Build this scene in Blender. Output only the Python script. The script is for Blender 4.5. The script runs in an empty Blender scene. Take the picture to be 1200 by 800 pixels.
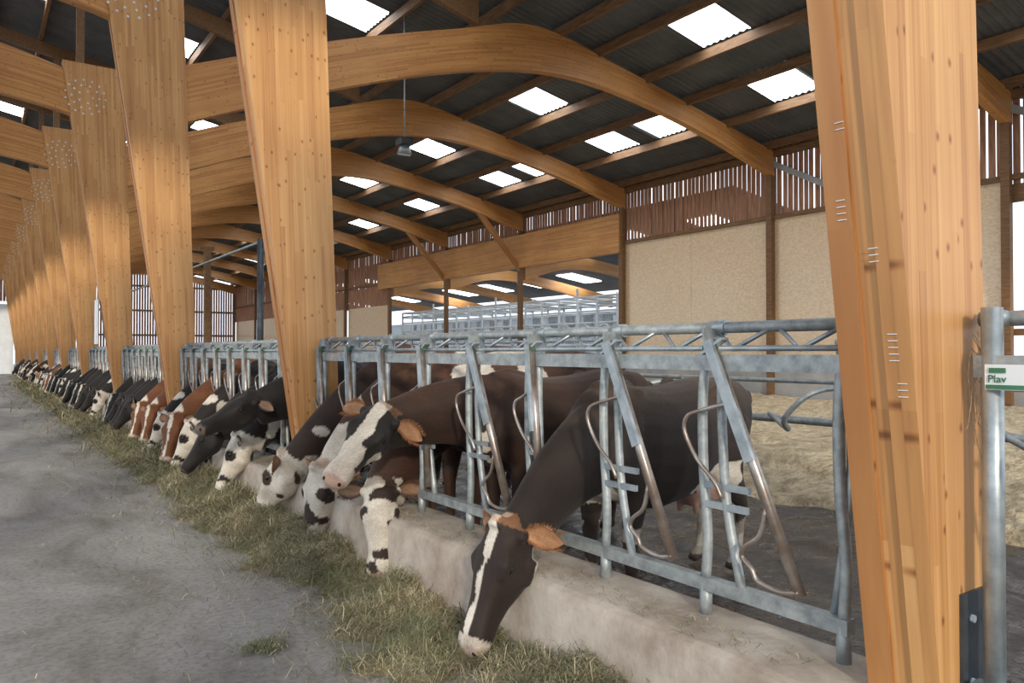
import bpy, bmesh, math, random
import numpy as np
from mathutils import Vector, Matrix, noise
random.seed(7); np.random.seed(7)
S=bpy.context.scene
S.view_settings.view_transform='Standard'
COL=S.collection

# ------------------------------------------------------------------ materials
def newmat(n):
    m=bpy.data.materials.new(n); m.use_nodes=True
    nt=m.node_tree; b=nt.nodes['Principled BSDF']
    return m,nt,b
def N(nt,t,**k):
    n=nt.nodes.new(t)
    for a,v in k.items(): setattr(n,a,v)
    return n
def ramp(nt,stops,interp='LINEAR'):
    r=N(nt,'ShaderNodeValToRGB'); r.color_ramp.interpolation=interp
    e=r.color_ramp.elements
    while len(e)>1: e.remove(e[-1])
    e[0].position=stops[0][0]; e[0].color=(*stops[0][1],1)
    for p,c in stops[1:]:
        x=e.new(p); x.color=(*c,1)
    return r
def mapping(nt,src,scale,coord='Object'):
    tc=N(nt,'ShaderNodeTexCoord'); mp=N(nt,'ShaderNodeMapping')
    mp.inputs['Scale'].default_value=scale
    nt.links.new(tc.outputs[coord],mp.inputs['Vector'])
    return mp.outputs['Vector']
def noisemat(name,stops,scale=4,rough=.8,bump=.0,bscale=None,stretch=(1,1,1),detail=8,metal=0,bdist=.02,coord='Object',rstops=None):
    m,nt,b=newmat(name); L=nt.links
    v=mapping(nt,None,stretch,coord)
    n=N(nt,'ShaderNodeTexNoise'); n.inputs['Scale'].default_value=scale; n.inputs['Detail'].default_value=detail; n.inputs['Roughness'].default_value=.65
    L.new(v,n.inputs['Vector'])
    r=ramp(nt,stops); L.new(n.outputs['Fac'],r.inputs['Fac']); L.new(r.outputs['Color'],b.inputs['Base Color'])
    b.inputs['Roughness'].default_value=rough; b.inputs['Metallic'].default_value=metal
    if rstops:
        rr=ramp(nt,rstops); L.new(n.outputs['Fac'],rr.inputs['Fac']); L.new(rr.outputs['Color'],b.inputs['Roughness'])
    if bump:
        n2=N(nt,'ShaderNodeTexNoise'); n2.inputs['Scale'].default_value=bscale or scale*4; n2.inputs['Detail'].default_value=6
        L.new(v,n2.inputs['Vector'])
        bp=N(nt,'ShaderNodeBump'); bp.inputs['Strength'].default_value=bump; bp.inputs['Distance'].default_value=bdist
        L.new(n2.outputs['Fac'],bp.inputs['Height']); L.new(bp.outputs['Normal'],b.inputs['Normal'])
    return m

def glulam_mat(name,c1,c2,c3,lam=.042):
    m,nt,b=newmat(name); L=nt.links
    uv=N(nt,'ShaderNodeTexCoord').outputs['UV']
    sep=N(nt,'ShaderNodeSeparateXYZ'); L.new(uv,sep.inputs[0])
    dv=N(nt,'ShaderNodeMath',operation='DIVIDE'); L.new(sep.outputs[1],dv.inputs[0]); dv.inputs[1].default_value=lam
    fl=N(nt,'ShaderNodeMath',operation='FLOOR'); L.new(dv.outputs[0],fl.inputs[0])
    wn=N(nt,'ShaderNodeTexWhiteNoise',noise_dimensions='1D'); L.new(fl.outputs[0],wn.inputs['W'])
    ms=N(nt,'ShaderNodeMath',operation='MULTIPLY_ADD'); L.new(wn.outputs['Value'],ms.inputs[0]); ms.inputs[1].default_value=7.0; L.new(sep.outputs[0],ms.inputs[2])
    d2=N(nt,'ShaderNodeMath',operation='DIVIDE'); L.new(ms.outputs[0],d2.inputs[0]); d2.inputs[1].default_value=1.7
    f2=N(nt,'ShaderNodeMath',operation='FLOOR'); L.new(d2.outputs[0],f2.inputs[0])
    cb=N(nt,'ShaderNodeCombineXYZ'); L.new(fl.outputs[0],cb.inputs[0]); L.new(f2.outputs[0],cb.inputs[1])
    w2=N(nt,'ShaderNodeTexWhiteNoise',noise_dimensions='2D'); L.new(cb.outputs[0],w2.inputs['Vector'])
    cg=N(nt,'ShaderNodeCombineXYZ'); 
    a=N(nt,'ShaderNodeMath',operation='MULTIPLY'); L.new(sep.outputs[0],a.inputs[0]); a.inputs[1].default_value=.8
    c=N(nt,'ShaderNodeMath',operation='MULTIPLY'); L.new(sep.outputs[1],c.inputs[0]); c.inputs[1].default_value=55
    L.new(a.outputs[0],cg.inputs[0]); L.new(c.outputs[0],cg.inputs[1]); L.new(w2.outputs['Value'],cg.inputs[2])
    g=N(nt,'ShaderNodeTexNoise'); g.inputs['Scale'].default_value=1.0; g.inputs['Detail'].default_value=6; g.inputs['Distortion'].default_value=.8
    L.new(cg.outputs[0],g.inputs['Vector'])
    mx=N(nt,'ShaderNodeMath',operation='MULTIPLY_ADD'); L.new(w2.outputs['Value'],mx.inputs[0]); mx.inputs[1].default_value=.30
    g2=N(nt,'ShaderNodeMath',operation='MULTIPLY'); L.new(g.outputs['Fac'],g2.inputs[0]); g2.inputs[1].default_value=.75
    L.new(g2.outputs[0],mx.inputs[2])
    r=ramp(nt,[(.2,c1),(.5,c2),(.85,c3)]); L.new(mx.outputs[0],r.inputs['Fac'])
    ck=N(nt,'ShaderNodeCombineXYZ')
    k1=N(nt,'ShaderNodeMath',operation='MULTIPLY'); L.new(ms.outputs[0],k1.inputs[0]); k1.inputs[1].default_value=3.6
    k2=N(nt,'ShaderNodeMath',operation='MULTIPLY'); L.new(sep.outputs[1],k2.inputs[0]); k2.inputs[1].default_value=5
    L.new(k1.outputs[0],ck.inputs[0]); L.new(k2.outputs[0],ck.inputs[1])
    vo=N(nt,'ShaderNodeTexVoronoi',voronoi_dimensions='2D'); vo.inputs['Scale'].default_value=1; L.new(ck.outputs[0],vo.inputs['Vector'])
    kr=ramp(nt,[(.02,(.30,.2,.14)),(.05,(.72,.58,.48)),(.085,(1,1,1))]); L.new(vo.outputs['Distance'],kr.inputs['Fac'])
    wb=N(nt,'ShaderNodeTexNoise'); wb.inputs['Scale'].default_value=.9; wb.inputs['Detail'].default_value=4
    L.new(mapping(nt,None,(1,1,1)),wb.inputs['Vector'])
    wr=ramp(nt,[(.3,(.80,.74,.70)),(.65,(1,1,1))]); L.new(wb.outputs['Fac'],wr.inputs['Fac'])
    fr=N(nt,'ShaderNodeMath',operation='FRACT'); L.new(dv.outputs[0],fr.inputs[0])
    sr=ramp(nt,[(.0,(.65,.62,.6)),(.04,(1,1,1)),(.96,(1,1,1)),(1,(.65,.62,.6))]); L.new(fr.outputs[0],sr.inputs['Fac'])
    def mul(A,Bb,f):
        m1=N(nt,'ShaderNodeMix',data_type='RGBA',blend_type='MULTIPLY'); m1.inputs['Factor'].default_value=f
        L.new(A,m1.inputs['A']); L.new(Bb,m1.inputs['B']); return m1.outputs['Result']
    x=mul(r.outputs['Color'],kr.outputs['Color'],.8); x=mul(x,sr.outputs['Color'],.45); x=mul(x,wr.outputs['Color'],.8)
    L.new(x,b.inputs['Base Color'])
    b.inputs['Roughness'].default_value=.5
    return m

M={}
M['glulam']=glulam_mat('glulam',(.34,.135,.038),(.55,.26,.080),(.68,.36,.13))
M['glulam_post']=glulam_mat('glulam_post',(.37,.16,.055),(.57,.295,.108),(.70,.41,.175),lam=.045)
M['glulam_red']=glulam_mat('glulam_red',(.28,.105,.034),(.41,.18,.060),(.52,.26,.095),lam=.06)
M['timber']=noisemat('timber',[(.3,(.10,.05,.022)),(.6,(.23,.12,.052)),(.8,(.38,.22,.11))],scale=5,stretch=(6,.6,6),rough=.7)
M['boards']=noisemat('red_boards',[(.3,(.20,.085,.045)),(.55,(.38,.19,.11)),(.8,(.55,.34,.21))],scale=3,stretch=(3,5,.5),rough=.8)
M['roof']=noisemat('fibre_cement',[(.3,(.06,.068,.08)),(.7,(.12,.13,.145))],scale=1.2,rough=.6)
M['galv']=noisemat('galvanised_steel',[(.3,(.24,.28,.31)),(.5,(.38,.43,.46)),(.75,(.55,.60,.63))],scale=9,rough=.42,metal=.7)
M['galv_dirty']=noisemat('galvanised_dirty',[(.3,(.20,.22,.23)),(.5,(.33,.36,.37)),(.7,(.47,.50,.50))],scale=14,rough=.5,metal=.5)
M['worn']=noisemat('worn_steel',[(.3,(.20,.14,.11)),(.5,(.30,.25,.22)),(.7,(.46,.46,.46))],scale=7,rough=.35,metal=.7)
M['bolt']=noisemat('zinc_bolts',[(.3,(.55,.6,.66)),(.7,(.75,.8,.85))],scale=9,rough=.5,metal=.2)
M['steel_plate']=noisemat('steel_plate',[(.3,(.04,.05,.065)),(.7,(.10,.115,.13))],scale=6,rough=.45,metal=.6)
M['green']=noisemat('green_plastic',[(.3,(.02,.12,.06)),(.7,(.05,.2,.1))],scale=6,rough=.4)
M['white_paint']=noisemat('white_paint',[(.3,(.62,.67,.72)),(.7,(.76,.81,.85))],scale=2,rough=.5)
M['bluewhite']=noisemat('parlour_wall',[(.3,(.50,.60,.72)),(.7,(.66,.75,.85))],scale=.5,rough=.6)
M['curb']=noisemat('concrete_curb',[(.25,(.15,.11,.08)),(.42,(.30,.245,.20)),(.58,(.43,.375,.32)),(.8,(.56,.51,.45))],scale=2.2,rough=.9,bump=.7,bscale=30,detail=14,bdist=.008)
M['slurry']=noisemat('slurry_floor',[(.3,(.012,.010,.010)),(.6,(.035,.028,.026)),(.8,(.09,.078,.07))],scale=3,rough=.3,bump=.9,bscale=7,bdist=.05,rstops=[(.35,(.1,)*3),(.65,(.6,)*3)])
M['straw']=noisemat('straw_bed',[(.25,(.20,.15,.09)),(.5,(.48,.39,.26)),(.75,(.72,.62,.45))],scale=6,rough=.9,bump=1,bscale=16,bdist=.08)
M['earth']=noisemat('yard_ground',[(.3,(.2,.19,.17)),(.7,(.34,.33,.3))],scale=.4,rough=.9)
M['conc_wall']=noisemat('concrete_wall',[(.3,(.26,.26,.26)),(.7,(.42,.41,.40))],scale=1,rough=.8)
m,nt,b=newmat('concrete_floor'); L=nt.links
v=mapping(nt,None,(1,.45,1))
n1=N(nt,'ShaderNodeTexNoise'); n1.inputs['Scale'].default_value=1.0; n1.inputs['Detail'].default_value=10; n1.inputs['Roughness'].default_value=.7; n1.inputs['Distortion'].default_value=.6; L.new(v,n1.inputs['Vector'])
r1=ramp(nt,[(.30,(.11,.098,.086)),(.43,(.20,.188,.178)),(.56,(.285,.275,.27)),(.75,(.40,.385,.365))]); L.new(n1.outputs['Fac'],r1.inputs['Fac'])
v2=mapping(nt,None,(1,1,1))
n2=N(nt,'ShaderNodeTexNoise'); n2.inputs['Scale'].default_value=26; n2.inputs['Detail'].default_value=7; L.new(v2,n2.inputs['Vector'])
r2=ramp(nt,[(.35,(.60,.55,.48)),(.55,(1,1,1))]); L.new(n2.outputs['Fac'],r2.inputs['Fac'])
mx=N(nt,'ShaderNodeMix',data_type='RGBA',blend_type='MULTIPLY'); mx.inputs['Factor'].default_value=.6
L.new(r1.outputs['Color'],mx.inputs['A']); L.new(r2.outputs['Color'],mx.inputs['B']); L.new(mx.outputs['Result'],b.inputs['Base Color'])
b.inputs['Roughness'].default_value=.75
bp=N(nt,'ShaderNodeBump'); bp.inputs['Strength'].default_value=.4; bp.inputs['Distance'].default_value=.008; L.new(n2.outputs['Fac'],bp.inputs['Height']); L.new(bp.outputs['Normal'],b.inputs['Normal'])
M['conc_floor']=m
m,nt,b=newmat('osb'); L=nt.links
v=mapping(nt,None,(1,9,16))
vo=N(nt,'ShaderNodeTexVoronoi'); vo.inputs['Scale'].default_value=1.8; L.new(v,vo.inputs['Vector'])
sp=N(nt,'ShaderNodeSeparateColor'); L.new(vo.outputs['Color'],sp.inputs[0])
r=ramp(nt,[(.0,(.66,.46,.27)),(.5,(.72,.53,.33)),(1,(.77,.59,.39))]); L.new(sp.outputs[0],r.inputs['Fac'])
L.new(r.outputs['Color'],b.inputs['Base Color']); b.inputs['Roughness'].default_value=.22; b.inputs['Specular IOR Level'].default_value=1.0
M['osb']=m
m,nt,b=newmat('skylight_and_fill_sheet')
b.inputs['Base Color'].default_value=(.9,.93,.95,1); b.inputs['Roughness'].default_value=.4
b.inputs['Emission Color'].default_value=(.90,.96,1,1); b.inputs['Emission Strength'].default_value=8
M['skylight_and_fill']=m
def vcol(name,rough,nscale=60,stretch=(1,1,1),amount=.35,sheen=0,bump=.15,spec=.5):
    m,nt,b=newmat(name); L=nt.links
    at=N(nt,'ShaderNodeAttribute',attribute_name='coat')
    v=mapping(nt,None,stretch)
    n=N(nt,'ShaderNodeTexNoise'); n.inputs['Scale'].default_value=nscale; n.inputs['Detail'].default_value=4; L.new(v,n.inputs['Vector'])
    r=ramp(nt,[(.3,(1-amount,)*3),(.7,(1+amount*.4,)*3)]); L.new(n.outputs['Fac'],r.inputs['Fac'])
    mx=N(nt,'ShaderNodeMix',data_type='RGBA',blend_type='MULTIPLY'); mx.inputs['Factor'].default_value=1
    L.new(at.outputs['Color'],mx.inputs['A']); L.new(r.outputs['Color'],mx.inputs['B'])
    n3=N(nt,'ShaderNodeTexNoise'); n3.inputs['Scale'].default_value=3.5; n3.inputs['Detail'].default_value=5; L.new(v,n3.inputs['Vector'])
    r3=ramp(nt,[(.35,(.74,.70,.66)),(.65,(1.12,1.1,1.08))]); L.new(n3.outputs['Fac'],r3.inputs['Fac'])
    m4=N(nt,'ShaderNodeMix',data_type='RGBA',blend_type='MULTIPLY'); m4.inputs['Factor'].default_value=1
    L.new(mx.outputs['Result'],m4.inputs['A']); L.new(r3.outputs['Color'],m4.inputs['B'])
    L.new(m4.outputs['Result'],b.inputs['Base Color'])
    b.inputs['Roughness'].default_value=rough; b.inputs['Specular IOR Level'].default_value=spec
    if sheen: b.inputs['Sheen Weight'].default_value=sheen; b.inputs['Sheen Roughness'].default_value=.5
    if bump:
        bp=N(nt,'ShaderNodeBump'); bp.inputs['Strength'].default_value=bump; bp.inputs['Distance'].default_value=.006
        L.new(n.outputs['Fac'],bp.inputs['Height']); L.new(bp.outputs['Normal'],b.inputs['Normal'])
    return m
M['coat']=vcol('cow_coat',.68,nscale=55,stretch=(.6,2,1.6),sheen=.05,bump=.35,amount=.22,spec=.3)
M['blade']=vcol('grass_blades',.8,nscale=3,amount=.3,bump=0)
m,nt,b=newmat('cow_eye'); b.inputs['Base Color'].default_value=(.008,.006,.005,1); b.inputs['Roughness'].default_value=.06
M['eye']=m

# ------------------------------------------------------------------ mesh builder
class MB:
    def __init__(s): s.v=[]; s.f=[]; s.m=[]; s.uv=[]; s.mats=[]; s.sm=[]
    def mi(s,k):
        if k not in s.mats: s.mats.append(k)
        return s.mats.index(k)
    def face(s,idx,mk,uv=None,sm=False):
        s.f.append(idx); s.m.append(s.mi(mk)); s.uv.append(uv or [(0,0)]*len(idx)); s.sm.append(sm)
    def box(s,c,d,mk,rot=None):
        c=Vector(c); hx,hy,hz=d[0]/2,d[1]/2,d[2]/2
        o=len(s.v)
        for x in (-hx,hx):
            for y in (-hy,hy):
                for z in (-hz,hz):
                    p=Vector((x,y,z))
                    if rot: p=rot@p
                    s.v.append(tuple(c+p))
        l=max(d); ax=list(d).index(l)
        loc=[(x,y,z) for x in (-hx,hx) for y in (-hy,hy) for z in (-hz,hz)]
        oth=[a for a in range(3) if a!=ax]
        for q in ((0,1,3,2),(4,6,7,5),(0,4,5,1),(2,3,7,6),(0,2,6,4),(1,5,7,3)):
            s.face([o+i for i in q],mk,[(loc[i][ax]+c[ax],loc[i][oth[0]]+loc[i][oth[1]]+5) for i in q])
    def beam(s,p,q,w,h,mk):
        p=Vector(p);q=Vector(q); t=(q-p); l=t.length; t.normalize()
        up=Vector((0,0,1)) if abs(t.z)<.95 else Vector((1,0,0))
        sd=t.cross(up).normalized(); up=sd.cross(t)
        rot=Matrix((t,sd,up)).transposed()
        s.box((p+q)/2,(l,w,h),mk,rot)
    def tube(s,pts,r,mk,n=10,cap=True):
        pts=[Vector(p) for p in pts]; o=len(s.v); k=len(pts)
        ref=None
        for i,p in enumerate(pts):
            t=(pts[min(i+1,k-1)]-pts[max(i-1,0)]).normalized()
            if ref is None:
                ref=Vector((0,0,1)) if abs(t.z)<.9 else Vector((1,0,0))
            a=(ref-t*ref.dot(t)).normalized(); ref=a; b=t.cross(a)
            rr=r[i] if isinstance(r,(list,tuple)) else r
            for j in range(n):
                an=2*math.pi*j/n
                s.v.append(tuple(p+a*math.cos(an)*rr+b*math.sin(an)*rr))
        for i in range(k-1):
            for j in range(n):
                j2=(j+1)%n
                s.face([o+i*n+j,o+i*n+j2,o+(i+1)*n+j2,o+(i+1)*n+j],mk,None,True)
        if cap:
            s.face([o+j for j in range(n)][::-1],mk); s.face([o+(k-1)*n+j for j in range(n)],mk)
    def ctube(s,pts,r,mk,n=8,sub=4):
        P=[Vector(p) for p in pts]; Q=[P[0]*2-P[1]]+P+[P[-1]*2-P[-2]]; out=[]
        for i in range(1,len(Q)-2):
            for k in range(sub):
                t=k/sub
                out.append(.5*((2*Q[i])+(-Q[i-1]+Q[i+1])*t+(2*Q[i-1]-5*Q[i]+4*Q[i+1]-Q[i+2])*t*t+(-Q[i-1]+3*Q[i]-3*Q[i+1]+Q[i+2])*t**3))
        out.append(P[-1]); s.tube(out,r,mk,n)
    def strip(s,A,B,y0,y1,mk,voff=0):
        o=len(s.v); n=len(A); u=0; us=[0]
        for i in range(1,n):
            u+=math.hypot(A[i][0]-A[i-1][0],A[i][1]-A[i-1][1]); us.append(u)
        for i in range(n):
            for (P,y) in ((A,y0),(B,y0),(A,y1),(B,y1)):
                s.v.append((P[i][0],y,P[i][1]))
        wd=[math.hypot(A[i][0]-B[i][0],A[i][1]-B[i][1]) for i in range(n)]
        th=y1-y0
        for i in range(n-1):
            a=o+4*i; b=a+4
            u0,u1=us[i],us[i+1]; w0,w1=wd[i]+voff,wd[i+1]+voff
            s.face([a,b,b+1,a+1],mk,[(u0,voff),(u1,voff),(u1,w1),(u0,w0)])
            s.face([a+2,a+3,b+3,b+2],mk,[(u0,voff),(u0,w0),(u1,w1),(u1,voff)])
            s.face([a,a+2,b+2,b],mk,[(u0,9.1),(u0,9.1+th*.2),(u1,9.1+th*.2),(u1,9.1)])
            s.face([a+1,b+1,b+3,a+3],mk,[(u0,8),(u1,8),(u1,8+th*.2),(u0,8+th*.2)])
        a=o; s.face([a,a+1,a+3,a+2],mk,[(0,0),(0,wd[0]),(th,wd[0]),(th,0)])
        a=o+4*(n-1); s.face([a,a+2,a+3,a+1],mk,[(0,0),(th,0),(th,wd[-1]),(0,wd[-1])])
    def mesh(s,name):
        me=bpy.data.meshes.new(name); me.from_pydata(s.v,[],s.f)
        for k in s.mats: me.materials.append(M[k])
        me.polygons.foreach_set('material_index',s.m)
        me.polygons.foreach_set('use_smooth',s.sm)
        uv=me.uv_layers.new(name='UVMap')
        flat=[c for f in s.uv for p in f for c in p]
        uv.data.foreach_set('uv',flat)
        me.update(); return me
    def obj(s,name,loc=(0,0,0)):
        return place(name,s.mesh(name),loc)
def place(name,me,loc=(0,0,0),rz=0,sc=1):
    o=bpy.data.objects.new(name,me); o.location=loc; o.rotation_euler=(0,0,rz); o.scale=(sc,)*3
    COL.objects.link(o); return o
def catmull(P,n=6):
    out=[]
    Q=[(2*P[0][0]-P[1][0],2*P[0][1]-P[1][1])]+list(P)+[(2*P[-1][0]-P[-2][0],2*P[-1][1]-P[-2][1])]
    for i in range(1,len(Q)-2):
        for k in range(n):
            t=k/n
            out.append(tuple(.5*((2*Q[i][a])+(-Q[i-1][a]+Q[i+1][a])*t+(2*Q[i-1][a]-5*Q[i][a]+4*Q[i+1][a]-Q[i+2][a])*t*t+(-Q[i-1][a]+3*Q[i][a]-3*Q[i+1][a]+Q[i+2][a])*t**3) for a in range(2)))
    out.append(tuple(P[-1])); return out

# ------------------------------------------------------------------ constants
Y0=1.43; SP=6.07
KS=list(range(-1,12))
FY=[Y0+SP*k for k in KS]
YEND=Y0+SP*11+.3; YSTART=-5.2
WX=18.5
def roofz(x):
    return 7.5+(18.5-x)*.195 if x>-.3 else 7.5+18.8*.195-(-.3-x)*.195

# ------------------------------------------------------------------ frames
pb=MB()
def postcurves(dx0=0,dx1=0,zt=8.1):
    A=[];B=[]
    for i in range(13):
        z=.40+(zt-.40)*i/12
        A.append((3.05-.037*(z-.42)-dx1,z)); B.append((2.68-.148*(z-.42)+dx0,z))
    return A,B
A,B=postcurves(); pb.strip(A,B,-.13,-.035,'glulam_post')
A,B=postcurves(.014,.01); pb.strip(A,B,-.035,.035,'glulam_post',1.3)
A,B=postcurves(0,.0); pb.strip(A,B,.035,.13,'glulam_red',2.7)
pb.box((2.935,-.137,.61),(.27,.012,.40),'steel_plate'); pb.box((3.062,0,.61),(.012,.28,.40),'steel_plate')
for zz in (.5,.72):
    for xx in (2.86,3.0): pb.tube([(xx,-.14,zz),(xx,-.155,zz)],.014,'bolt',6)
for (cx,cz,R0) in ((2.0,7.35,.26),(2.0,7.35,.38),(2.0,7.35,.14)):
    nb=int(R0*40)
    for i in range(nb):
        an=2*math.pi*i/nb; x=cx+math.cos(an)*R0*1.05; z=cz+math.sin(an)*R0
        pb.tube([(x,-.131,z),(x,-.142,z)],.022,'bolt',8)
postmesh=pb.mesh('glulam_post')
for y in FY: place('glulam_post',postmesh,(0,y,0))
ab=MB()
bot=catmull([(2.6,5.35),(5.4,6.5),(8,7.38),(10.3,7.85),(12.5,7.83),(15.5,7.35),(18.5,6.6)],8)
top=catmull([(2.6,6.3),(5.4,7.4),(8,8.25),(10.1,8.82),(12.6,8.45),(15.5,7.9),(18.5,7.3)],8)
ab.strip(bot,top,-.1,.1,'glulam')
ab.strip([(8.6,8.5),(4,9.72),(-.3,10.56)],[(8.6,8.98+.2),(4,10.05),(-.3,10.9)],-.07,.07,'timber')
bot=catmull([(2.3,6.75),(1.5,6.98),(.45,7.15),(-.3,7.2),(-1.1,7.15),(-2.1,6.98),(-2.9,6.75)],5)
top=catmull([(2.1,7.75),(1.5,7.95),(.45,8.22),(-.3,8.3),(-1.1,8.22),(-2.1,7.95),(-2.7,7.75)],5)
ab.strip(bot,top,-.1,.1,'glulam',4)
ab.beam((1.9,0,8.0),(1.9,0,10.2),.12,.16,'timber'); ab.beam((-.3,0,8.25),(-.3,0,10.6),.12,.16,'timber')
ab.box((18.42,0,3.4),(.16,.18,6.8),'timber')
archmesh=ab.mesh('glulam_arch')
for y in FY: place('glulam_arch',archmesh,(0,y,0))
lp=MB()
A,B=postcurves()
A=[(-.6-x,z) for x,z in A]; B=[(-.6-x,z) for x,z in B]
lp.strip(B,A,-.13,.13,'glulam_post')
lm=lp.mesh('glulam_post_l')
for y in FY: place('glulam_post',lm,(0,y,0))

# ------------------------------------------------------------------ roof
sky=[]
for k in range(-1,11):
    yc=Y0+SP*k+SP/2
    sky.append((12.0,13.4,yc-.2,yc+1.1)); sky.append((15.0,16.4,yc+.1,yc+1.4))
    sky.append((6.3,7.9,yc-.3,yc+1.0)); sky.append((3.6,5.0,yc-.5,yc+.8))
    if k in (1,2,3): sky.append((15.0,16.4,yc-2.0,yc-.7))
    sky.append((.4,1.5,yc-.6,yc+.7))
def roof(name,xs,slist):
    pitch=.177
    ys=np.arange(YSTART,YEND,pitch/4); nyy=len(ys)
    zo=[0,.03,.03,0]
    verts=[];faces=[];mi=[]
    for x in xs:
        for j,y in enumerate(ys): verts.append((x,y,roofz(x)+zo[j%4]))
    for i in range(len(xs)-1):
        xm=(xs[i]+xs[i+1])/2
        for j in range(nyy-1):
            ym=(ys[j]+ys[j+1])/2
            a=i*nyy+j; faces.append((a,a+1,a+nyy+1,a+nyy))
            mi.append(1 if any(q[0]<xm<q[1] and q[2]<ym<q[3] for q in slist) else 0)
    me=bpy.data.meshes.new(name); me.from_pydata(verts,[],faces)
    me.materials.append(M['roof']); me.materials.append(M['skylight_and_fill']); me.polygons.foreach_set('material_index',mi); me.update()
    return place(name,me)
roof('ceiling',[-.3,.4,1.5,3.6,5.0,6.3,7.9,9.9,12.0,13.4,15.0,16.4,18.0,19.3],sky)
roof('ceiling_alley_side',[-4.8,-3,-1.5,-.3],[])
pu=MB()
for x in [-4.5,-3,-1.6,-.05,.4,1.5,3.6-.08,5.08,6.22,7.98,9.4,10.8,11.92,13.48,14.92,16.48,18.2]:
    pu.box((x,(YSTART+YEND)/2,roofz(x)-.13),(.085,YEND-YSTART,.22),'timber')
pu.obj('roof_purlins')

# ------------------------------------------------------------------ ground
fl=MB()
fl.box((-.2,(YSTART+YEND)/2,-.05),(5.8,YEND-YSTART,.1),'conc_floor'); fl.obj('floor')
def grid(name,x0,x1,y0,y1,nx,ny,zf,mk):
    xs=np.linspace(x0,x1,nx); ys=np.linspace(y0,y1,ny)
    vs=[(x,y,zf(x,y)) for x in xs for y in ys]
    fs=[(i*ny+j,(i+1)*ny+j,(i+1)*ny+j+1,i*ny+j+1) for i in range(nx-1) for j in range(ny-1)]
    me=bpy.data.meshes.new(name); me.from_pydata(vs,[],fs); me.materials.append(M[mk]); me.polygons.foreach_set('use_smooth',[True]*len(fs)); me.update()
    return place(name,me)
grid('floor_cow_walkway',2.9,8.6,YSTART,YEND-.3,40,260,lambda x,y:.02+.05*(noise.noise(Vector((x*2,y*2,0)))),'slurry')
grid('straw_bedding',7.1,18.3,YSTART,YEND-.4,90,420,lambda x,y:(-.05 if x<7.2 else (min(1,(x-7.1)/1.2)*.42+.14*noise.noise(Vector((x*.8,y*.8,3)))+.08*noise.noise(Vector((x*3,y*3,1))))),'straw')
g=MB(); g.box((10,30,-.2),(160,200,.2),'earth'); g.obj('ground')
cb=MB()
CE=YEND-.35
n=int((CE-YSTART)/.12)
prof=[(2.42,-.02),(2.46,.12),(2.48,.24),(2.495,.37),(2.51,.405),(2.54,.42),(2.78,.42),(2.95,.42),(3.0,.40),(3.0,-.02)]
for i in range(n+1):
    y=YSTART+i*.12
    for (x,z) in prof:
        j=noise.noise(Vector((x*3,y*1.3,z*3)))*.008+noise.noise(Vector((x*14,y*9,z*14)))*.004
        cb.v.append((x+(j if x<2.9 else 0),y,z+(j*.6 if z>.1 else 0)))
q=len(prof)
for i in range(n):
    for j in range(q-1):
        a=i*q+j; cb.face([a,a+1,a+q+1,a+q],'curb',None,j not in (4,))
cb.face(list(range(q))[::-1],'curb'); cb.face([n*q+j for j in range(q)],'curb')
cb.obj('feed_curb')

# ------------------------------------------------------------------ right wall
w=MB()
def wbox(y0,y1,z0,z1,mk,x=WX+.05,t=.04): w.box((x,(y0+y1)/2,(z0+z1)/2),(t,y1-y0,z1-z0),mk)
F=lambda k:Y0+SP*k
wbox(YSTART,F(3),-.05,1.2,'conc_wall',t=.15)
wbox(F(6)+.5,YEND,-.05,1.2,'conc_wall',t=.15)
for k in (1,2):
    y=F(k)
    for a in range(2): wbox(y+a*SP/2,y+(a+1)*SP/2-.012,1.2,5.45,'osb')
for k in (6,7,8,9,10):
    wbox(F(k)+.2,F(k+1)-.2,1.2,4.2,'osb')
wbox(F(0),F(1),4.9,5.3,'timber'); wbox(F(0),F(1),2.0,2.15,'timber'); 
for a in range(1,8): w.box((WX+.05,F(0)+a*SP/8,3.2),(.1,.1,4.0),'timber')
w.obj('wall_right')
w=MB()
y=YSTART; rnd=random.Random(3)
while y<YEND:
    wd=.12+rnd.random()*.03
    zb=5.45
    if F(0)<y<F(1): zb=5.1
    w.box((WX+.06+rnd.random()*.01,y+wd/2,(zb+7.4+rnd.random()*.12)/2),(.02,wd,7.45-zb),'boards')
    if y>F(6)+.2: w.box((WX+.06,y+wd/2,4.85),(.02,wd,1.3),'boards')
    y+=wd+(.028 if rnd.random()<.75 else .055)
w.box((WX-.0,(YSTART+YEND)/2,5.45),(.1,YEND-YSTART,.12),'timber')
w.box((WX-.0,(YSTART+YEND)/2,7.25),(.12,YEND-YSTART,.2),'timber')
for k in (0,1,):
    w.beam((WX-.06,F(k+1),7.0),(WX-.06,F(k+1)-2.6,5.6),.06,.16,'conc_wall')
w.obj('wall_cladding')
lt=MB()
lt.box((WX-.12,(F(3)+F(6)+1.2)/2,5.76),(.22,F(6)+1.2-F(3),1.35),'glulam')
for k in (4,5): lt.beam((16.0,F(k),7.6),(18.4,F(k),5.05),.14,.2,'glulam_red'); 
lt.obj('glulam_lintel')
an=MB()
an.box((29,40,1.9),(.1,50,4.0),'bluewhite'); an.box((24,15.5,2.4),(10,.1,5),'bluewhite')
an.obj('wall_annex')
an=MB(); an.box((24,40,.0),(10.5,50,.1),'conc_floor'); an.obj('floor_annex')
an=MB()
an.beam((18.6,40,6.6),(29.2,40,5.1),50,.06,'roof')
for y in np.arange(18,62,4.0):
    an.beam((20.5,y,6.27),(22.3,y,6.02),1.3,.03,'skylight_and_fill'); an.beam((25,y+1,5.64),(27,y+1,5.36),1.3,.03,'skylight_and_fill')  # invented roof lights: glowing panels added to brighten the annex
an.obj('ceiling_annex')
an=MB()
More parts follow.
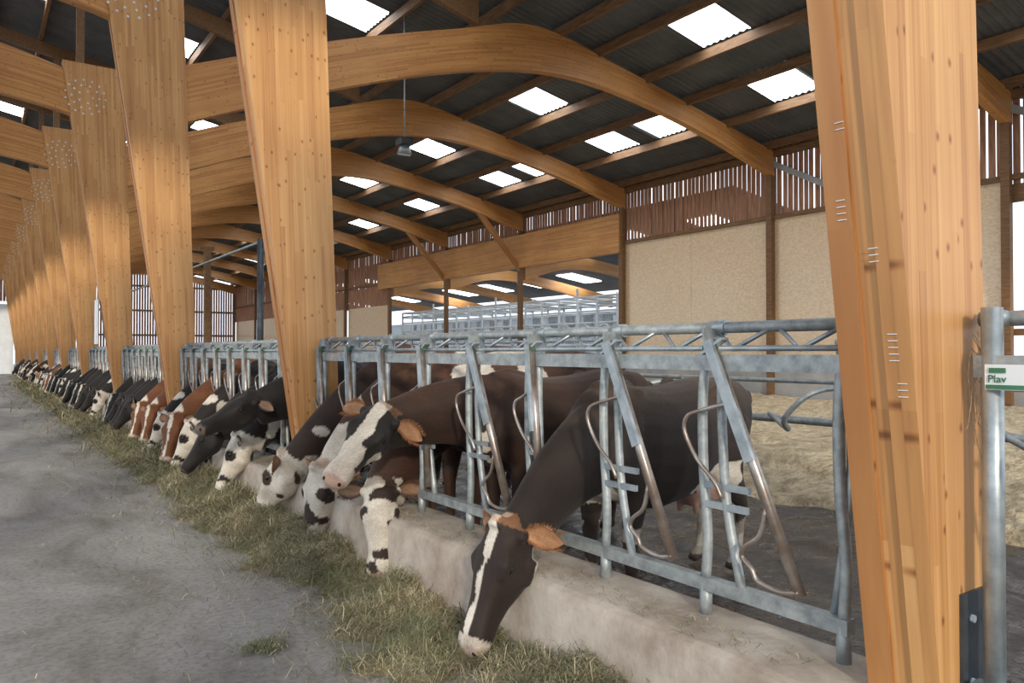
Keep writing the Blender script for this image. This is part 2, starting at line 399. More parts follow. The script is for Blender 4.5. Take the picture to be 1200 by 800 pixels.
for k in range(3,9):
    bt=catmull([(18.6,4.6),(21,5.2),(24,5.0),(29,4.1)],5); tp=catmull([(18.6,5.2),(21,5.75),(24,5.5),(29,4.7)],5)
    an.strip([(x,z) for x,z in bt],[(x,z) for x,z in tp],F(k)-.1,F(k)+.1,'glulam')
an.obj('annex_beams')
pk=MB()
ys=np.arange(20.8,38.5,1.15)
for xx in (19.3,21.4):
    for i,y in enumerate(ys):
        pk.tube([(xx,y,.05),(xx,y,3.75+(.35 if i%5==2 else 0))],.05,'white_paint',8)
    for z in (1.9,2.3,2.75,3.2,3.55,3.75):
        pk.tube([(xx,ys[0],z),(xx,ys[-1],z)],.04,'white_paint',8)
for i,y in enumerate(ys):
    for z in (2.6,3.5,3.75): pk.tube([(19.3,y,z),(21.4,y,z)],.04,'white_paint',6)
    pk.box((20.2,y+.4,2.9),(.1,.5,.45),'galv')
    pk.ctube([(19.2,y,2.0),(19.1,y+.3,2.6),(19.1,y+.7,2.6),(19.2,y+1.0,2.0)],.035,'white_paint',6)
pk.obj('milking_parlour_stalls')
w=MB(); x=-4.6
while x<18.4:
    if x<-3.2 or x>2.5: w.box((x,YEND-.02,4.6),(.15,.03,5.6+(18-max(x,0))*.18),'boards'); x+=.2
    else: w.box((x,YEND-.02,7.6),(.17,.03,4.4),'boards'); x+=.2
w.box((10.6,YEND-.02,.9),(16.2,.12,1.8),'conc_wall')
for z in (3,5,7): w.box((10.5,YEND-.08,z),(16,.08,.15),'timber')
w.box((-.4,YEND-.04,2.6),(5.6,.06,5.2),'white_paint')
w.obj('wall_end')

pp=MB()
pp.tube([(5.6,18.5,0),(5.6,18.5,4.35)],.08,'steel_plate',12)
pp.tube([(5.6,18.5,4.28),(5.6,42,4.28)],.035,'galv',8)
pp.tube([(5.6,42,0.0),(5.6,42,4.35)],.08,'steel_plate',12)
pp.obj('steel_pipe_stand')
pp=MB(); pp.box((5.9,24.9,2.4),(.18,.18,4.8),'timber'); pp.box((5.9,24.9,4.85),(.4,.1,.12),'timber'); pp.box((5.9,24.9,.1),(.3,.3,.2),'conc_wall'); pp.obj('timber_prop')
hl=MB()
hx,hy=8.0,15.7
hl.tube([(hx,hy,6.5),(hx,hy,roofz(hx)-.2)],.02,'galv',6)
hl.box((hx,hy,6.42),(.3,.3,.14),'steel_plate'); hl.tube([(hx,hy,6.35),(hx,hy,6.15)],[.11,.17],'galv',14); hl.tube([(hx-.14,hy,6.15),(hx+.14,hy,6.15)],.03,'white_paint',8)
hl.obj('hanging_lamp')
sg=MB(); sg.box((2.26,F(3)-.0,2.32),(.03,.42,1.0),'white_paint'); sg.box((2.33,F(3),2.6),(.14,.05,.05),'galv'); sg.obj('notice_board')

# ------------------------------------------------------------------ feed fence
FX=2.83
def fence(name,y0,occ,nl=8,full=True):
    f=MB(); L_=.7*nl
    zt,zb=1.60,.565
    y1=y0+L_
    f.box((FX,(y0+y1)/2,zt),(.05,L_+.06,.075),'galv_dirty')
    f.box((FX,(y0+y1)/2,zb),(.055,L_+.06,.06),'galv_dirty')
    f.tube([(FX+.1,y0-.03,1.765),(FX+.1,y1+.03,1.765)],.027,'galv_dirty',12)
    f.tube([(FX-.01,y0,1.665),(FX-.01,y1,1.665)],.013,'galv',8)
    y=y0+.05
    while y<y1-.3:
        f.tube([(FX+.1,y,1.76),(FX+.03,y+.16,1.66),(FX+.1,y+.32,1.76)],.011,'galv',6); y+=.35
    for a in range(nl+1):
        yy=y0+a*.7
        f.tube([(FX+.1,yy-.05,1.765),(FX+.1,yy+.05,1.765)],.036,'galv',12)
        f.box((FX+.05,yy,1.70),(.13,.012,.12),'galv_dirty')
        f.ctube([(FX,yy,zb),(FX,yy-.012,.8),(FX,yy+.012,1.1),(FX,yy+.016,1.4),(FX,yy,zt)],.024,'galv_dirty',12)
        f.tube([(FX,yy,.40),(FX,yy,zb)],.03,'galv_dirty',8)
        if a==0: 
            f.ctube([(FX+.03,yy+.06,zb),(FX+.03,yy-.02,1.2),(FX+.03,yy+.03,1.7)],.02,'galv',10)
            continue
        f.ctube([(FX,yy-.095,zt),(FX,yy-.10,1.3),(FX,yy-.125,.95),(FX,yy-.21,zb)],.022,'galv_dirty',12)
        bo=.17 if occ[a-1] else .53
        p=Vector((FX-.035,yy-.06,1.70)); q=Vector((FX-.035,yy-bo,.64))
        f.tube([p,q],.026,'worn',10)
        f.beam(p+Vector((-.02,0,0)),(p+(q-p)*.5)+Vector((-.02,0,0)),.02,.05,'galv')
        lerp=lambda z:(1.70-z)/(1.70-.64)*(bo-.06)+.06
        zz=1.03
        f.box((FX-.01,yy-.12,zz),(.02,.28 if bo>.3 else .2,.03),'galv'); f.box((FX-.01,yy-.13,zz-.09),(.02,.24 if bo>.3 else .16,.03),'galv')
        f.ctube([(FX-.05,yy-lerp(1.42),1.42),(FX-.06,yy-.0,1.37),(FX-.07,yy+.055,1.34),(FX-.07,yy+.065,1.27),(FX-.06,yy+.0,1.15),(FX-.05,yy-.09,1.06),(FX-.04,yy-.13,.98)],.010,'worn',8)
        yb=yy-lerp(.72)
        if bo>.3:
            f.ctube([(FX-.05,yb+.12,.98),(FX-.055,yb+.15,.86),(FX-.06,yb+.22,.80),(FX-.06,yb+.24,.75),(FX-.06,yb+.19,.71),(FX-.055,yb+.16,.66),(FX-.05,yb+.05,.64),(FX-.05,yb-.04,.66)],.011,'worn',8)
        f.box((FX-.03,yy-.06,1.67),(.05,.06,.02),'green'); f.beam((FX-.03,yy-.02,1.64),(FX-.03,yy-.14,1.71),.05,.012,'galv')
    f.tube([(FX+.02,y1+.02,.42),(FX+.02,y1+.02,1.78)],.03,'galv_dirty',12)
    return f
occ1=[False,False,True,False,True,True,True,True]
fence('feed_fence',1.75,occ1).obj('feed_fence')
fm=fence('feed_fence_far',0,[True]*8).mesh('feed_fence_far')
for k in range(1,10): place('feed_fence',fm,(0,1.75+SP*k,0))
f0=fence('f0',-4.62,[False]*8); 
f0.tube([(2.83,1.2,.42),(2.83,1.2,1.80)],.034,'galv',14); f0.beam((2.83,.95,.47),(2.83,1.27,.47),.09,.09,'galv')
f0.box((2.83,1.1,1.60),(.05,.3,.075),'galv_dirty'); f0.tube([(2.93,.95,1.765),(2.93,1.28,1.765)],.027,'galv_dirty',12)
f0.tube([(2.83,1.2,1.765),(2.93,1.2,1.765)],.03,'galv',10)
f0.obj('feed_fence')
lb=MB(); lb.box((2.79,1.14,1.565),(.012,.13,.085),'white_paint'); lb.box((2.782,1.165,1.588),(.006,.05,.016),'green'); lb.box((2.782,1.14,1.533),(.006,.12,.014),'green')
lab=lb.obj('label_plate')
cu=bpy.data.curves.new('lettering','FONT'); cu.body='Plav'; cu.size=.036; cu.extrude=.0008; cu.materials.append(M['green'])
to=bpy.data.objects.new('lettering',cu); COL.objects.link(to); to.parent=lab
to.location=(2.781,1.195,1.548); to.rotation_euler=(math.radians(90),0,math.radians(-90))
tw=MB()
rn=random.Random(5)
for i in range(26):
    z=1.72-rn.random()*.1; y=1.285; x=2.84+rn.random()*.14
    pts=[(x,y,z)]
    for j in range(6): pts.append((pts[-1][0]+rn.uniform(-.03,.035),y-.012-rn.random()*.015,pts[-1][2]-rn.uniform(.01,.09)))
    tw.tube(pts,.0014,'straw',4)
tw.obj('baling_twine')
ck=MB()
for (z0,nn,yy) in ((2.10,4,1.50),(1.95,3,1.40),(1.62,5,1.36),(2.4,2,1.48),(1.5,3,1.34)):
    for i in range(nn):
        z=z0+i*.022; x=2.68-.148*(z-.42)-.002
        ck.box((x,yy,z),(.003,.032,.0025),'white_paint')
ck.obj('chalk_marks')

cr=MB()
for y in (-2.5,-.3,1.9,4.1,6.3,8.5,10.7):
    cr.tube([(6.9,y,0),(6.9,y,1.35)],.03,'galv_dirty',8)
    cr.ctube([(6.9,y,1.25),(6.7,y+.15,1.3),(6.5,y+.3,1.22),(6.45,y+.5,1.0),(6.65,y+.6,.88),(6.8,y+.8,.92),(6.9,y+1.0,1.0)],.028,'galv_dirty',8)
cr.tube([(6.9,-4,.95),(6.9,12,.95)],.04,'galv_dirty',8)
cr.tube([(6.9,-4,1.35),(6.9,12,1.35)],.025,'galv_dirty',8)
cr.obj('bedding_rail')
cr=MB()
for z in (1.35,1.62,1.85): cr.tube([(9.2,10,z),(9.2,60,z)],.03,'galv',8)
for y in np.arange(10,60,2.4): cr.tube([(9.2,y,.2),(9.2,y,1.88)],.035,'galv',8)
cr.obj('guard_rail')

# ------------------------------------------------------------------ cows
def ring(c,a,b,ra,rb_up,rb_dn,n=20,p=.85):
    out=[]
    for j in range(n):
        t=2*math.pi*j/n; ct,st=math.cos(t),math.sin(t)
        x=math.copysign(abs(ct)**p,ct)*ra
        y=math.copysign(abs(st)**p,st)*(rb_up if st>0 else rb_dn)
        out.append(c+a*x+b*y)
    return out
def loft(V,Fc,rings):
    o=len(V); n=len(rings[0])
    for r in rings: V.extend([tuple(p) for p in r])
    for i in range(len(rings)-1):
        for j in range(n):
            j2=(j+1)%n
            Fc.append((o+i*n+j,o+i*n+j2,o+(i+1)*n+j2,o+(i+1)*n+j))
    Fc.append(tuple(o+j for j in range(n))[::-1]); Fc.append(tuple(o+(len(rings)-1)*n+j for j in range(n)))
def limb(V,Fc,pts,rs,n=14):
    pts=[Vector(p) for p in pts]; rings=[]
    ref=Vector((0,1,0))
    for i,p in enumerate(pts):
        t=(pts[min(i+1,len(pts)-1)]-pts[max(i-1,0)]).normalized()
        a=(ref-t*ref.dot(t)).normalized(); b=t.cross(a)
        r=rs[i]; ra,rb=(r if isinstance(r,tuple) else (r,r))
        rings.append(ring(p,a,b,ra,rb,rb,n,1))
    loft(V,Fc,rings)
def smoothpts(P,R,n=4):
    P=[Vector(p) for p in P]; R=[r if isinstance(r,tuple) else (r,r) for r in R]
    Q=[P[0]*2-P[1]]+P+[P[-1]*2-P[-2]]; out=[];rr=[]
    for i in range(1,len(Q)-2):
        for k in range(n):
            t=k/n
            out.append(.5*((2*Q[i])+(-Q[i-1]+Q[i+1])*t+(2*Q[i-1]-5*Q[i]+4*Q[i+1]-Q[i+2])*t*t+(-Q[i-1]+3*Q[i]-3*Q[i+1]+Q[i+2])*t**3))
            rr.append((R[i-1][0]*(1-t)+R[i][0]*t,R[i-1][1]*(1-t)+R[i][1]*t))
    out.append(P[-1]); rr.append(R[-1]); return out,rr
X_,Y_,Z_=Vector((1,0,0)),Vector((0,1,0)),Vector((0,0,1))
TR=[(-1.03,1.16,.08,.08,.09),(-1.0,1.17,.17,.2,.16),(-.92,1.15,.26,.3,.22),(-.75,1.12,.31,.36,.265),(-.5,1.08,.36,.38,.29),(-.2,1.03,.365,.45,.335),(.1,1.01,.37,.46,.345),(.32,1.03,.37,.43,.31),(.5,1.06,.38,.40,.24),(.66,1.04,.33,.33,.19),(.78,1.02,.22,.24,.15),(.84,1.0,.1,.12,.08)]
def build_cow(name,poll,muz,voxel=.03,pal=None,seed=0,roll=0.0,step=0.0,hs=1.08):
    """cow local: x forward, y left, z up, ground z=0. poll & muzzle local points"""
    poll=Vector(poll); muz=Vector(muz)
    a=(muz-poll).normalized(); d=(Z_-a*Z_.dot(a)).normalized(); s=d.cross(a).normalized()
    if roll:
        Rr=Matrix.Rotation(roll,3,a); d=Rr@d; s=Rr@s
    H=lambda u,v,w: poll+(a*u+d*v+s*w)*hs
    V=[];Fc=[]
    loft(V,Fc,[ring(Vector((x,0,zc)),Y_,Z_,hw,hu,hd,24,.9) for x,zc,hu,hd,hw in TR])
    limb(V,Fc,[(.30,0,1.36),(.46,0,1.405),(.60,0,1.37)],[.07,.06,.06])
    for sg in (-1,1):
        limb(V,Fc,[(-.62,sg*.2,1.30),(-.5,sg*.25,1.365),(-.36,sg*.2,1.30)],[.05,.07,.05])
        limb(V,Fc,[(-1.06,sg*.11,1.22),(-.98,sg*.12,1.28),(-.85,sg*.13,1.28)],[.03,.055,.05])
        limb(V,Fc,[(.36,sg*.13,1.36),(.48,sg*.20,1.12),(.64,sg*.19,.92)],[.06,.075,.08])
        st=step*sg
        P,R=smoothpts([(.46,sg*.15,1.18),(.58,sg*.2,.95),(.44,sg*.19,.76),(.47+st*.6,sg*.17,.42),(.46+st,sg*.17,.15),(.50+st,sg*.17,.06)],[(.07,.16),(.09,.16),(.08,.12),(.05,.055),(.036,.036),(.045,.05)])
        limb(V,Fc,P,R)
        limb(V,Fc,[(.45+st,sg*.17,.075),(.52+st,sg*.17,.06),(.57+st,sg*.17,.03)],[(.05,.05),(.055,.045),(.045,.025)])
        st=-step*sg
        P,R=smoothpts([(-.72,sg*.14,1.12),(-.60,sg*.19,.90),(-.62,sg*.19,.74),(-.84+st*.6,sg*.17,.50),(-.83+st,sg*.16,.34),(-.80+st,sg*.16,.13),(-.77+st,sg*.16,.06)],[(.14,.24),(.12,.22),(.09,.15),(.045,.065),(.038,.042),(.036,.038),(.045,.05)])
        limb(V,Fc,P,R)
        limb(V,Fc,[(-.81+st,sg*.16,.075),(-.74+st,sg*.16,.06),(-.69+st,sg*.16,.03)],[(.05,.05),(.055,.045),(.045,.025)])
    limb(V,Fc,[(-.30,0,.68),(-.42,0,.62),(-.58,0,.60),(-.72,0,.66)],[(.09,.06),(.15,.12),(.15,.13),(.08,.08)])
    for sx in (-.4,-.58):
        for sg in (-.07,.07): limb(V,Fc,[(sx,sg,.55),(sx,sg,.45)],[.028,.02],8)
    at=H(.02,-.08,0)
    P0=Vector((.42,0,1.10)); P1=Vector((.92,at.y*.25,max(1.0,.55*1.1+.5*at.z+.12)))
    rings=[]
    for i in range(11):
        t=i/10; p=P0*(1-t)**2+P1*2*t*(1-t)+at*t*t
        T=((P1-P0)*(1-t)+(at-P1)*t).normalized()
        sv=(Y_-T*T.y).normalized(); U=T.cross(sv)
        k=t**.9
        rings.append(ring(p,sv,U,.18*(1-k)+.10*k,.31*(1-k)+.14*k,.39*(1-k)+.19*k,20,1.05))
    loft(V,Fc,rings)
    HR=[(-.06,.055,.03,.08),(-.02,.09,.065,.12),(.06,.104,.078,.165),(.14,.114,.078,.20),(.20,.116,.070,.205),(.27,.096,.055,.18),(.34,.078,.042,.145),(.42,.072,.034,.12),(.48,.082,.034,.112),(.53,.082,.026,.105),(.565,.064,.010,.085),(.585,.03,-.01,.055)]
    rr=[]
    for u,hw,vu,vd in HR:
        c=H(u,-.02,0); rr.append(ring(c,s,d,hw*hs,(vu+.02)*hs,(vd-.02)*hs,22,.82))
    loft(V,Fc,rr)
    def hl_(pts,rs): limb(V,Fc,pts,[r*hs for r in rs],10)
    for sg in (-1,1):
        hl_([H(.11,.028,sg*.085),H(.17,.03,sg*.104),H(.23,.015,sg*.092)],[.024,.032,.022])
        hl_([H(.03,-.0,sg*.06),H(.015,-.005,sg*.135)],[.045,.028])
        hl_([H(.10,-.12,sg*.07),H(.22,-.13,sg*.062)],[.06,.05])
        hl_([H(.24,-.03,sg*.085),H(.34,-.05,sg*.068)],[.022,.014])
        hl_([H(.53,-.01,sg*.05),H(.56,-.03,sg*.048)],[.028,.024])
    hl_([H(-.03,.05,0),H(.03,.065,0)],[.05,.05])
    P,R=smoothpts([(-.98,0,1.33),(-1.08,0,1.25),(-1.10,.02,.95),(-1.07,.03,.6),(-1.06,.03,.42)],[.04,.032,.022,.02,.035])
    limb(V,Fc,P,R,8)
    me=bpy.data.meshes.new('tmp'); me.from_pydata(V,[],Fc); me.update()
    bm=bmesh.new(); bm.from_mesh(me); bmesh.ops.recalc_face_normals(bm,faces=bm.faces); bm.to_mesh(me); bm.free()
    ob=bpy.data.objects.new('tmp',me); COL.objects.link(ob)
    md=ob.modifiers.new('r','REMESH'); md.mode='VOXEL'; md.voxel_size=voxel
    ms=ob.modifiers.new('s','SMOOTH'); ms.factor=.5; ms.iterations=4 if voxel>.02 else 7
    dg=bpy.context.evaluated_depsgraph_get(); ev=ob.evaluated_get(dg)
    m2=bpy.data.meshes.new_from_object(ev)
    Vn=[v.co.copy() for v in m2.vertices]; Fn=[tuple(p.vertices) for p in m2.polygons]
    bpy.data.objects.remove(ob); bpy.data.meshes.remove(me); bpy.data.meshes.remove(m2)
    base=Vector(pal['base']); top=Vector(pal.get('top',pal['base'])); white=Vector(pal.get('white',(.60,.56,.50)))
    hb=Vector(pal.get('hbase',pal['base']))
    thr=pal.get('thr',.2); hm=pal.get('head','blaze'); sd=Vector((seed*3.1,seed*1.7,seed*5.3))
    pinkm=Vector(pal.get('muz',(.30,.17,.13)))
    ec=Vector(pal.get('ear',(.38,.15,.045)))
    patches=pal.get('patches',[])
    cols=[]
    for p in Vn:
        r=(p-poll)/hs; u,v,w_=r.dot(a),r.dot(d),r.dot(s)
        nz=noise.noise(p*9+sd); nb=noise.noise(p*1.9+sd)+.25*noise.noise(p*6+sd)
        if u>-.07 and u<.65 and abs(w_)<.16 and -.24<v<.14:
            ed=math.sqrt((u-.18)**2+(v-.0)**2+(abs(w_)-.10)**2)
            if hm=='white':
                c=white
                if ed<.06+.03*nz: c=hb
                if u>.40 and noise.noise(p*14+sd)>.22: c=hb
                if noise.noise(p*6+sd*2)>.34: c=hb
            elif hm=='blaze':
                c=hb
                if v>.02 and abs(w_+.02*nz)<(.030 if u<.16 else .014)+.012*nz: c=white
                if u>.50 : c=white*.6+pinkm*.4
                if u<.16 and v<-.15+.04*nz: c=white
            elif hm=='half':
                c=hb
                if v>-.01 and abs(w_)<(.046 if u<.3 else .075)+.03*nz: c=white
                if u>.44: c=white*.8+pinkm*.2
                if .20<u<.32 and v<-.07+.06*nz and abs(w_)<.2: c=white
            else: c=hb
            if u>.545+.01*nz: c=pinkm
            if abs(v+.085)<.006 and u>.40: c=c*.3
            if u<.0 and v>0 : c=c*.5+ec*.5
        else:
            c=base.copy()
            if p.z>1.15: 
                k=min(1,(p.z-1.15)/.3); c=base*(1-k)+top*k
            if nb>thr: c=white
            for (px_,pz_,rx_,rz_) in patches:
                if ((p.x-px_)/rx_)**2+((p.z-pz_)/rz_)**2<1+.9*nz+1.2*nb: c=white
            if p.z<pal.get('bellyz',0) and abs(p.x+.1)<.75 and nb>thr-.35: c=white
            if p.z<.5 and pal.get('legs') and nb>-.2: c=white*.75
            if p.z<.07: c=Vector((.05,.035,.03))
            if p.z<.55: c=c*.55+Vector((.06,.045,.035))*.45 if nz>.05 else c
            if p.x<-1.03 and p.z<.55: c=base
            if math.dist(p,(-.5,0,.58))<.19 and p.z<.66: c=Vector((.40,.24,.19))
        cols.append((c[0]*(1+.15*nz),c[1]*(1+.15*nz),c[2]*(1+.15*nz),1))
    inner=ec*.6+Vector((.42,.26,.16))*.4
    mats=[0]*len(Fn)
    erng=random.Random(int(seed*10))
    for sg in (-1,1):
        D=(s*sg*1.0-a*.10-d*.22).normalized()
        Nn=(a*.45+d*.75); Nn=(Nn-D*Nn.dot(D)).normalized(); B=D.cross(Nn)
        o=len(Vn); nn=18; st=[(0,.020,.02),(.15,.038,.032),(.35,.054,.034),(.55,.056,.028),(.75,.045,.02),(.9,.027,.010),(1,.006,.003)]
        EP=lambda t,bx,off:H(.01,-.005,sg*.115)+(D*t*.175 - d*.05*t*t + B*bx + Nn*off)*hs
        for q,(t,br,dp) in enumerate(st):
            for j in range(nn):
                an=2*math.pi*j/nn; cx,sy=math.cos(an),math.sin(an)
                off=-dp*sy if sy>0 else -dp*(-sy)*.62
                pt=EP(t,cx*br,off+(.004 if sy<0 else 0))
                k=noise.noise(pt*40)
                Vn.append(pt+Nn*.003*k)
                cc=ec if sy>-.1 else (inner if (abs(cx)<.7 and t>.1) else ec)
                if abs(cx)>.86: cc=ec*.5
                cols.append((cc[0]*(1+.5*k),cc[1]*(1+.5*k),cc[2]*(1+.5*k),1))
        for i in range(len(st)-1):
            for j in range(nn):
                j2=(j+1)%nn; Fn.append((o+i*nn+j,o+i*nn+j2,o+(i+1)*nn+j2,o+(i+1)*nn+j)); mats.append(0)
        if voxel<.02:
            for _ in range(320):
                t=erng.uniform(.08,1.0); br=.02+.036*math.sin(min(1,t*1.05)*math.pi*.86)
                side=erng.choice((-1,1)); bx=side*br*erng.uniform(.75,1.0)
                p0=EP(t,bx,-.006); l=erng.uniform(.012,.030)*hs
                dr=(B*side*.8+D*erng.uniform(.1,.9)+Nn*erng.uniform(-.2,.7)).normalized()
                sdv=dr.cross(Nn).normalized()*.0012
                o2=len(Vn); Vn.extend([p0-sdv,p0+sdv,p0+dr*l]); k=erng.uniform(.6,1.4)
                cols.extend([(ec[0]*k,ec[1]*k,ec[2]*k,1)]*3); Fn.append((o2,o2+1,o2+2)); mats.append(0)
    def sph(c,r,m,col,seg=12,ri=8):
        o=len(Vn)
        for i in range(ri+1):
            th=math.pi*i/ri
            for j in range(seg):
                ph=2*math.pi*j/seg
                Vn.append(c+(a*math.sin(th)*math.cos(ph)*r[0]+d*math.sin(th)*math.sin(ph)*r[1]+s*math.cos(th)*r[2])*hs); cols.append((*col,1))
        for i in range(ri):
            for j in range(seg):
                j2=(j+1)%seg; Fn.append((o+i*seg+j,o+(i+1)*seg+j,o+(i+1)*seg+j2,o+i*seg+j2)); mats.append(m)
    for sg in (-1,1):
        sph(H(.178,-.002,sg*.107),(.026,.020,.018),1,(.01,.01,.01))
        sph(H(.176,-.001,sg*.099),(.036,.029,.020),0,tuple(hb*.5))
        sph(H(.562,-.016,sg*.047),(.014,.018,.014),0,(.02,.012,.01),8,6)
    me=bpy.data.meshes.new(name); me.from_pydata([tuple(v) for v in Vn],[],Fn)
    me.materials.append(M['coat']); me.materials.append(M['eye'])
    me.polygons.foreach_set('material_index',mats); me.polygons.foreach_set('use_smooth',[True]*len(Fn))
    ca=me.color_attributes.new('coat','FLOAT_COLOR','POINT'); ca.data.foreach_set('color',[x for c in cols for x in c])
    me.update(); return me
def cow_world(origin,heading,sc,poll,muz,**kw):
    Mx=Matrix.Translation(origin)@Matrix.Rotation(math.radians(heading),4,'Z')@Matrix.Scale(sc,4)
    I=Mx.inverted()
    me=build_cow('cow',I@Vector(poll),I@Vector(muz),**kw)
    return place('cow',me,origin,math.radians(heading),sc)
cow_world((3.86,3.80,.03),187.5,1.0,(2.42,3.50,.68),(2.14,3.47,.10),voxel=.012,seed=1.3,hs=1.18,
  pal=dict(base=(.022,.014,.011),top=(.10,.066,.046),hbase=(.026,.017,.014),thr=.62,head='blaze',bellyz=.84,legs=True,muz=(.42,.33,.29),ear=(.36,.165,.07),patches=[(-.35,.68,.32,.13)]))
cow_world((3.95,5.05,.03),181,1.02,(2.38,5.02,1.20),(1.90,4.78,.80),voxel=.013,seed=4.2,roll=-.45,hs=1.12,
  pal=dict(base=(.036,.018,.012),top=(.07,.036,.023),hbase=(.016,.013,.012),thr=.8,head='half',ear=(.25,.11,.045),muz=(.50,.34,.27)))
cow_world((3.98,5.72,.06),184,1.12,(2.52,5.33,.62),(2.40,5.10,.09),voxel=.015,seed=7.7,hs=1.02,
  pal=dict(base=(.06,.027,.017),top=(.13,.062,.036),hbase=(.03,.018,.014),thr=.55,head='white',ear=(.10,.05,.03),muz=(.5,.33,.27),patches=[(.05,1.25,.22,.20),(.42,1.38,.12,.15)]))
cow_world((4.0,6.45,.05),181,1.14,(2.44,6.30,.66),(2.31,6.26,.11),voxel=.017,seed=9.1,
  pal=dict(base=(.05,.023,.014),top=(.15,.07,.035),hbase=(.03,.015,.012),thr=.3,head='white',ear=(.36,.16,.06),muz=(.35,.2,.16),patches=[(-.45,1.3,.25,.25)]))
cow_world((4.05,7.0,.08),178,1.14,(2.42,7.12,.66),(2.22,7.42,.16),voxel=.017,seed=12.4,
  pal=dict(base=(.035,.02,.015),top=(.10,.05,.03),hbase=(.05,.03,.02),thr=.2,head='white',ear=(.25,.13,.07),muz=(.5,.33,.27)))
vars_=[]
specs=[((1.38,0,.66),(1.62,.10,.14),dict(base=(.016,.013,.012),thr=.5,head='blaze',ear=(.04,.025,.02))),
 ((1.42,0,.72),(1.72,-.12,.26),dict(base=(.014,.012,.012),thr=.7,head='dark',ear=(.03,.02,.016),muz=(.1,.07,.06))),
 ((1.40,0,.66),(1.58,.14,.14),dict(base=(.15,.055,.022),top=(.19,.08,.035),thr=.3,head='blaze',ear=(.18,.07,.03))),
 ((1.36,0,.64),(1.56,-.12,.12),dict(base=(.018,.013,.012),thr=.1,head='white',ear=(.05,.03,.025))),
 ((1.42,0,.92),(1.80,.12,.58),dict(base=(.025,.015,.012),thr=.35,head='half',ear=(.06,.035,.025))),
 ((1.40,0,.66),(1.60,0,.13),dict(base=(.22,.09,.035),top=(.26,.12,.05),thr=.25,head='half',ear=(.25,.1,.04))),
 ((1.40,0,1.05),(1.86,.12,.86),dict(base=(.012,.010,.010),thr=.9,head='dark',ear=(.03,.02,.018),muz=(.12,.09,.08)))]
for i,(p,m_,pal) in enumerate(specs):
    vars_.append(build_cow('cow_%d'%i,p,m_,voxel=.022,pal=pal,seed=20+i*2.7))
rr=random.Random(11)
seq={0:6,1:3,2:1,3:0,4:3,5:2,6:5,7:3}
for k in range(1,10):
    for j in range(8):
        yc=1.75+SP*k+.7*(j+1)-.42
        if k>1 and rr.random()<.12: continue
        v=seq[j] if k==1 else rr.choice([0,1,0,2,3,4,5,1,2,0,3])
        place('cow',vars_[v],(3.82+rr.uniform(-.05,.1),yc,.04),math.radians(180+rr.uniform(-6,6)),rr.uniform(.97,1.06))

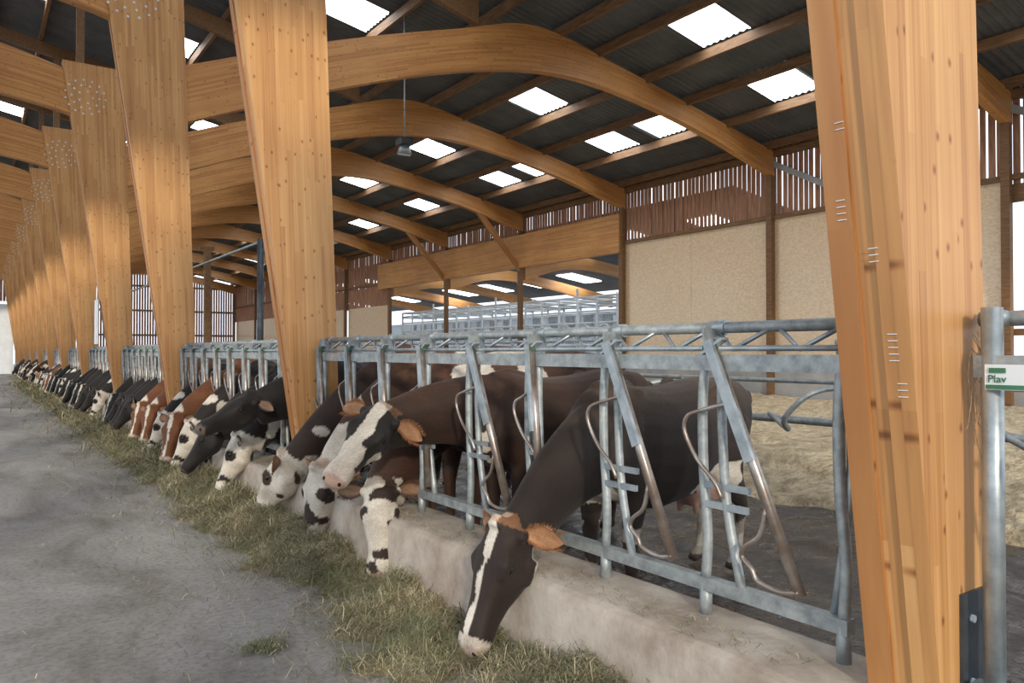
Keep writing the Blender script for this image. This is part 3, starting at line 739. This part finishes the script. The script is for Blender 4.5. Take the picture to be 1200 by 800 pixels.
# ------------------------------------------------------------------ hay / cut grass feed
def hayh(x,y):
    e=noise.noise(Vector((0,y*.9,5)))*.18+noise.noise(Vector((0,y*2.6,8)))*.12
    near=1 if y<4.8 else 0
    c=2.30+e*.3; wdt=.42+e*1.1+.14*noise.noise(Vector((3,y*.6,1)))+(.14 if near else 0)
    amp=.09 if 2.9<y<5.6 else .15
    g=math.exp(-((x-c)/max(wdt,.2))**2)
    h=amp*g*(1+.8*noise.noise(Vector((x*2,y*2,9))))-.035
    h+=g*.11*noise.noise(Vector((x*3.6,y*3.6,2)))+g*.05*noise.noise(Vector((x*9,y*9,6)))
    return h
def build_hay():
    V=[];Fq=[];C=[]
    ys=[]; y=.6
    while y<62: ys.append(y); y+=.03+y*.006
    xs=np.linspace(1.0,2.50,50); nx=len(xs)
    for y in ys:
        for x in xs:
            V.append((x,y,hayh(x,y)))
            k=noise.noise(Vector((x*9,y*9,0))); k2=noise.noise(Vector((x*2,y*2,7)))
            c=Vector((.15,.135,.08))*(1+.5*k)+Vector((.14,.11,.07))*max(0,k2+.2)
            C.append((*c,1))
    for i in range(len(ys)-1):
        for j in range(nx-1):
            a=i*nx+j; Fq.append((a,a+1,a+nx+1,a+nx))
    green=[(.18,.19,.10),(.23,.24,.13),(.29,.29,.17),(.14,.15,.08)]
    strw=[(.38,.33,.20),(.50,.44,.29),(.60,.54,.38),(.33,.29,.18)]
    def blade(x,y,z,l,wd,el,c,xlim=2.49,zmin=.004):
        an=random.random()*math.tau
        dx,dy,dz=math.cos(an)*math.cos(el),math.sin(an)*math.cos(el),math.sin(el)
        px,py=-math.sin(an)*wd,math.cos(an)*wd
        o=len(V); cu_=random.uniform(-.3,.3)*l
        x1=min(x+dx*l*.5-dy*cu_,xlim-.01); y1=y+dy*l*.5+dx*cu_
        mz=z+dz*l*.5+.014; ez=max(z+dz*l-.006,zmin); x2=min(x+dx*l,xlim)
        V.extend([(x-px,y-py,z),(x+px,y+py,z),(x1+px,y1+py,mz),(x1-px,y1-py,mz),(x2,y+dy*l,ez)])
        C.extend([c]*5); Fq.append((o,o+1,o+2,o+3)); Fq.append((o+3,o+2,o+4))
    def col(x,y):
        tone=noise.noise(Vector((x*2.2,y*2.2,4)))+.3*noise.noise(Vector((x*8,y*8,4)))
        c=random.choice(strw if random.random()<.42+tone*.8 else green); q=random.uniform(.65,1.2)
        return (c[0]*q,c[1]*q,c[2]*q,1)
    for _ in range(120000):
        y=1.2*math.exp(random.random()*math.log(48/1.2))
        x=random.gauss(2.16,.31 if y>4.8 else .36)
        if random.random()<.10: x=random.uniform(.8,2.1)
        if x>2.47 or x<.6: continue
        h=hayh(x,y)
        if h<-.008 and random.random()<.80: continue
        sc=max(1,y/6)
        blade(x,y,max(h,0)+random.random()*.03,random.uniform(.03,.15)*min(sc,2.2),random.uniform(.0010,.0024)*sc,random.gauss(.12,.34),col(x,y))
    for q in range(5600):
        if q<500: y=random.gauss(4.3,.045); x=random.gauss(1.33,.055); zz=random.uniform(0,.03)
        elif q<4600:
            y=random.uniform(2.3,18); x=random.uniform(-.6,1.95); zz=.002
            if random.random()>((x+.6)/2.5)**2: continue
        else:
            y=random.uniform(1.8,9); x=random.uniform(2.54,2.78); zz=.425
            blade(x,y,zz,random.uniform(.02,.08),.0016,.02,col(x,y),2.8,.424); continue
        blade(x,y,zz,random.uniform(.02,.09),.002,random.gauss(.05,.1),col(x,y))
    me=bpy.data.meshes.new('cut_grass_feed'); me.from_pydata(V,[],Fq); me.materials.append(M['blade'])
    ca=me.color_attributes.new('coat','FLOAT_COLOR','POINT'); ca.data.foreach_set('color',[x for c in C for x in c]); me.update()
    place('cut_grass_feed',me)
build_hay()

# ------------------------------------------------------------------ light
W=bpy.data.worlds.new('World'); S.world=W; W.use_nodes=True
nt=W.node_tree; bg=nt.nodes['Background']
bg.inputs['Color'].default_value=(.84,.92,1.0,1); bg.inputs['Strength'].default_value=1.75
sun=bpy.data.lights.new('sun','SUN'); sun.energy=2.3; sun.angle=math.radians(4); sun.color=(1,.88,.70)
so=bpy.data.objects.new('sun',sun); COL.objects.link(so)
dirv=Vector((.42,.85,-.32)); so.rotation_euler=dirv.to_track_quat('-Z','Y').to_euler()

cam=bpy.data.cameras.new('camera'); cam.lens=27; cam.sensor_width=36; cam.clip_end=500; cam.clip_start=.05
co=bpy.data.objects.new('camera',cam); COL.objects.link(co); co.location=(0,0,1.65)
co.rotation_euler=(math.radians(90.76),0,math.radians(-35)); S.camera=co
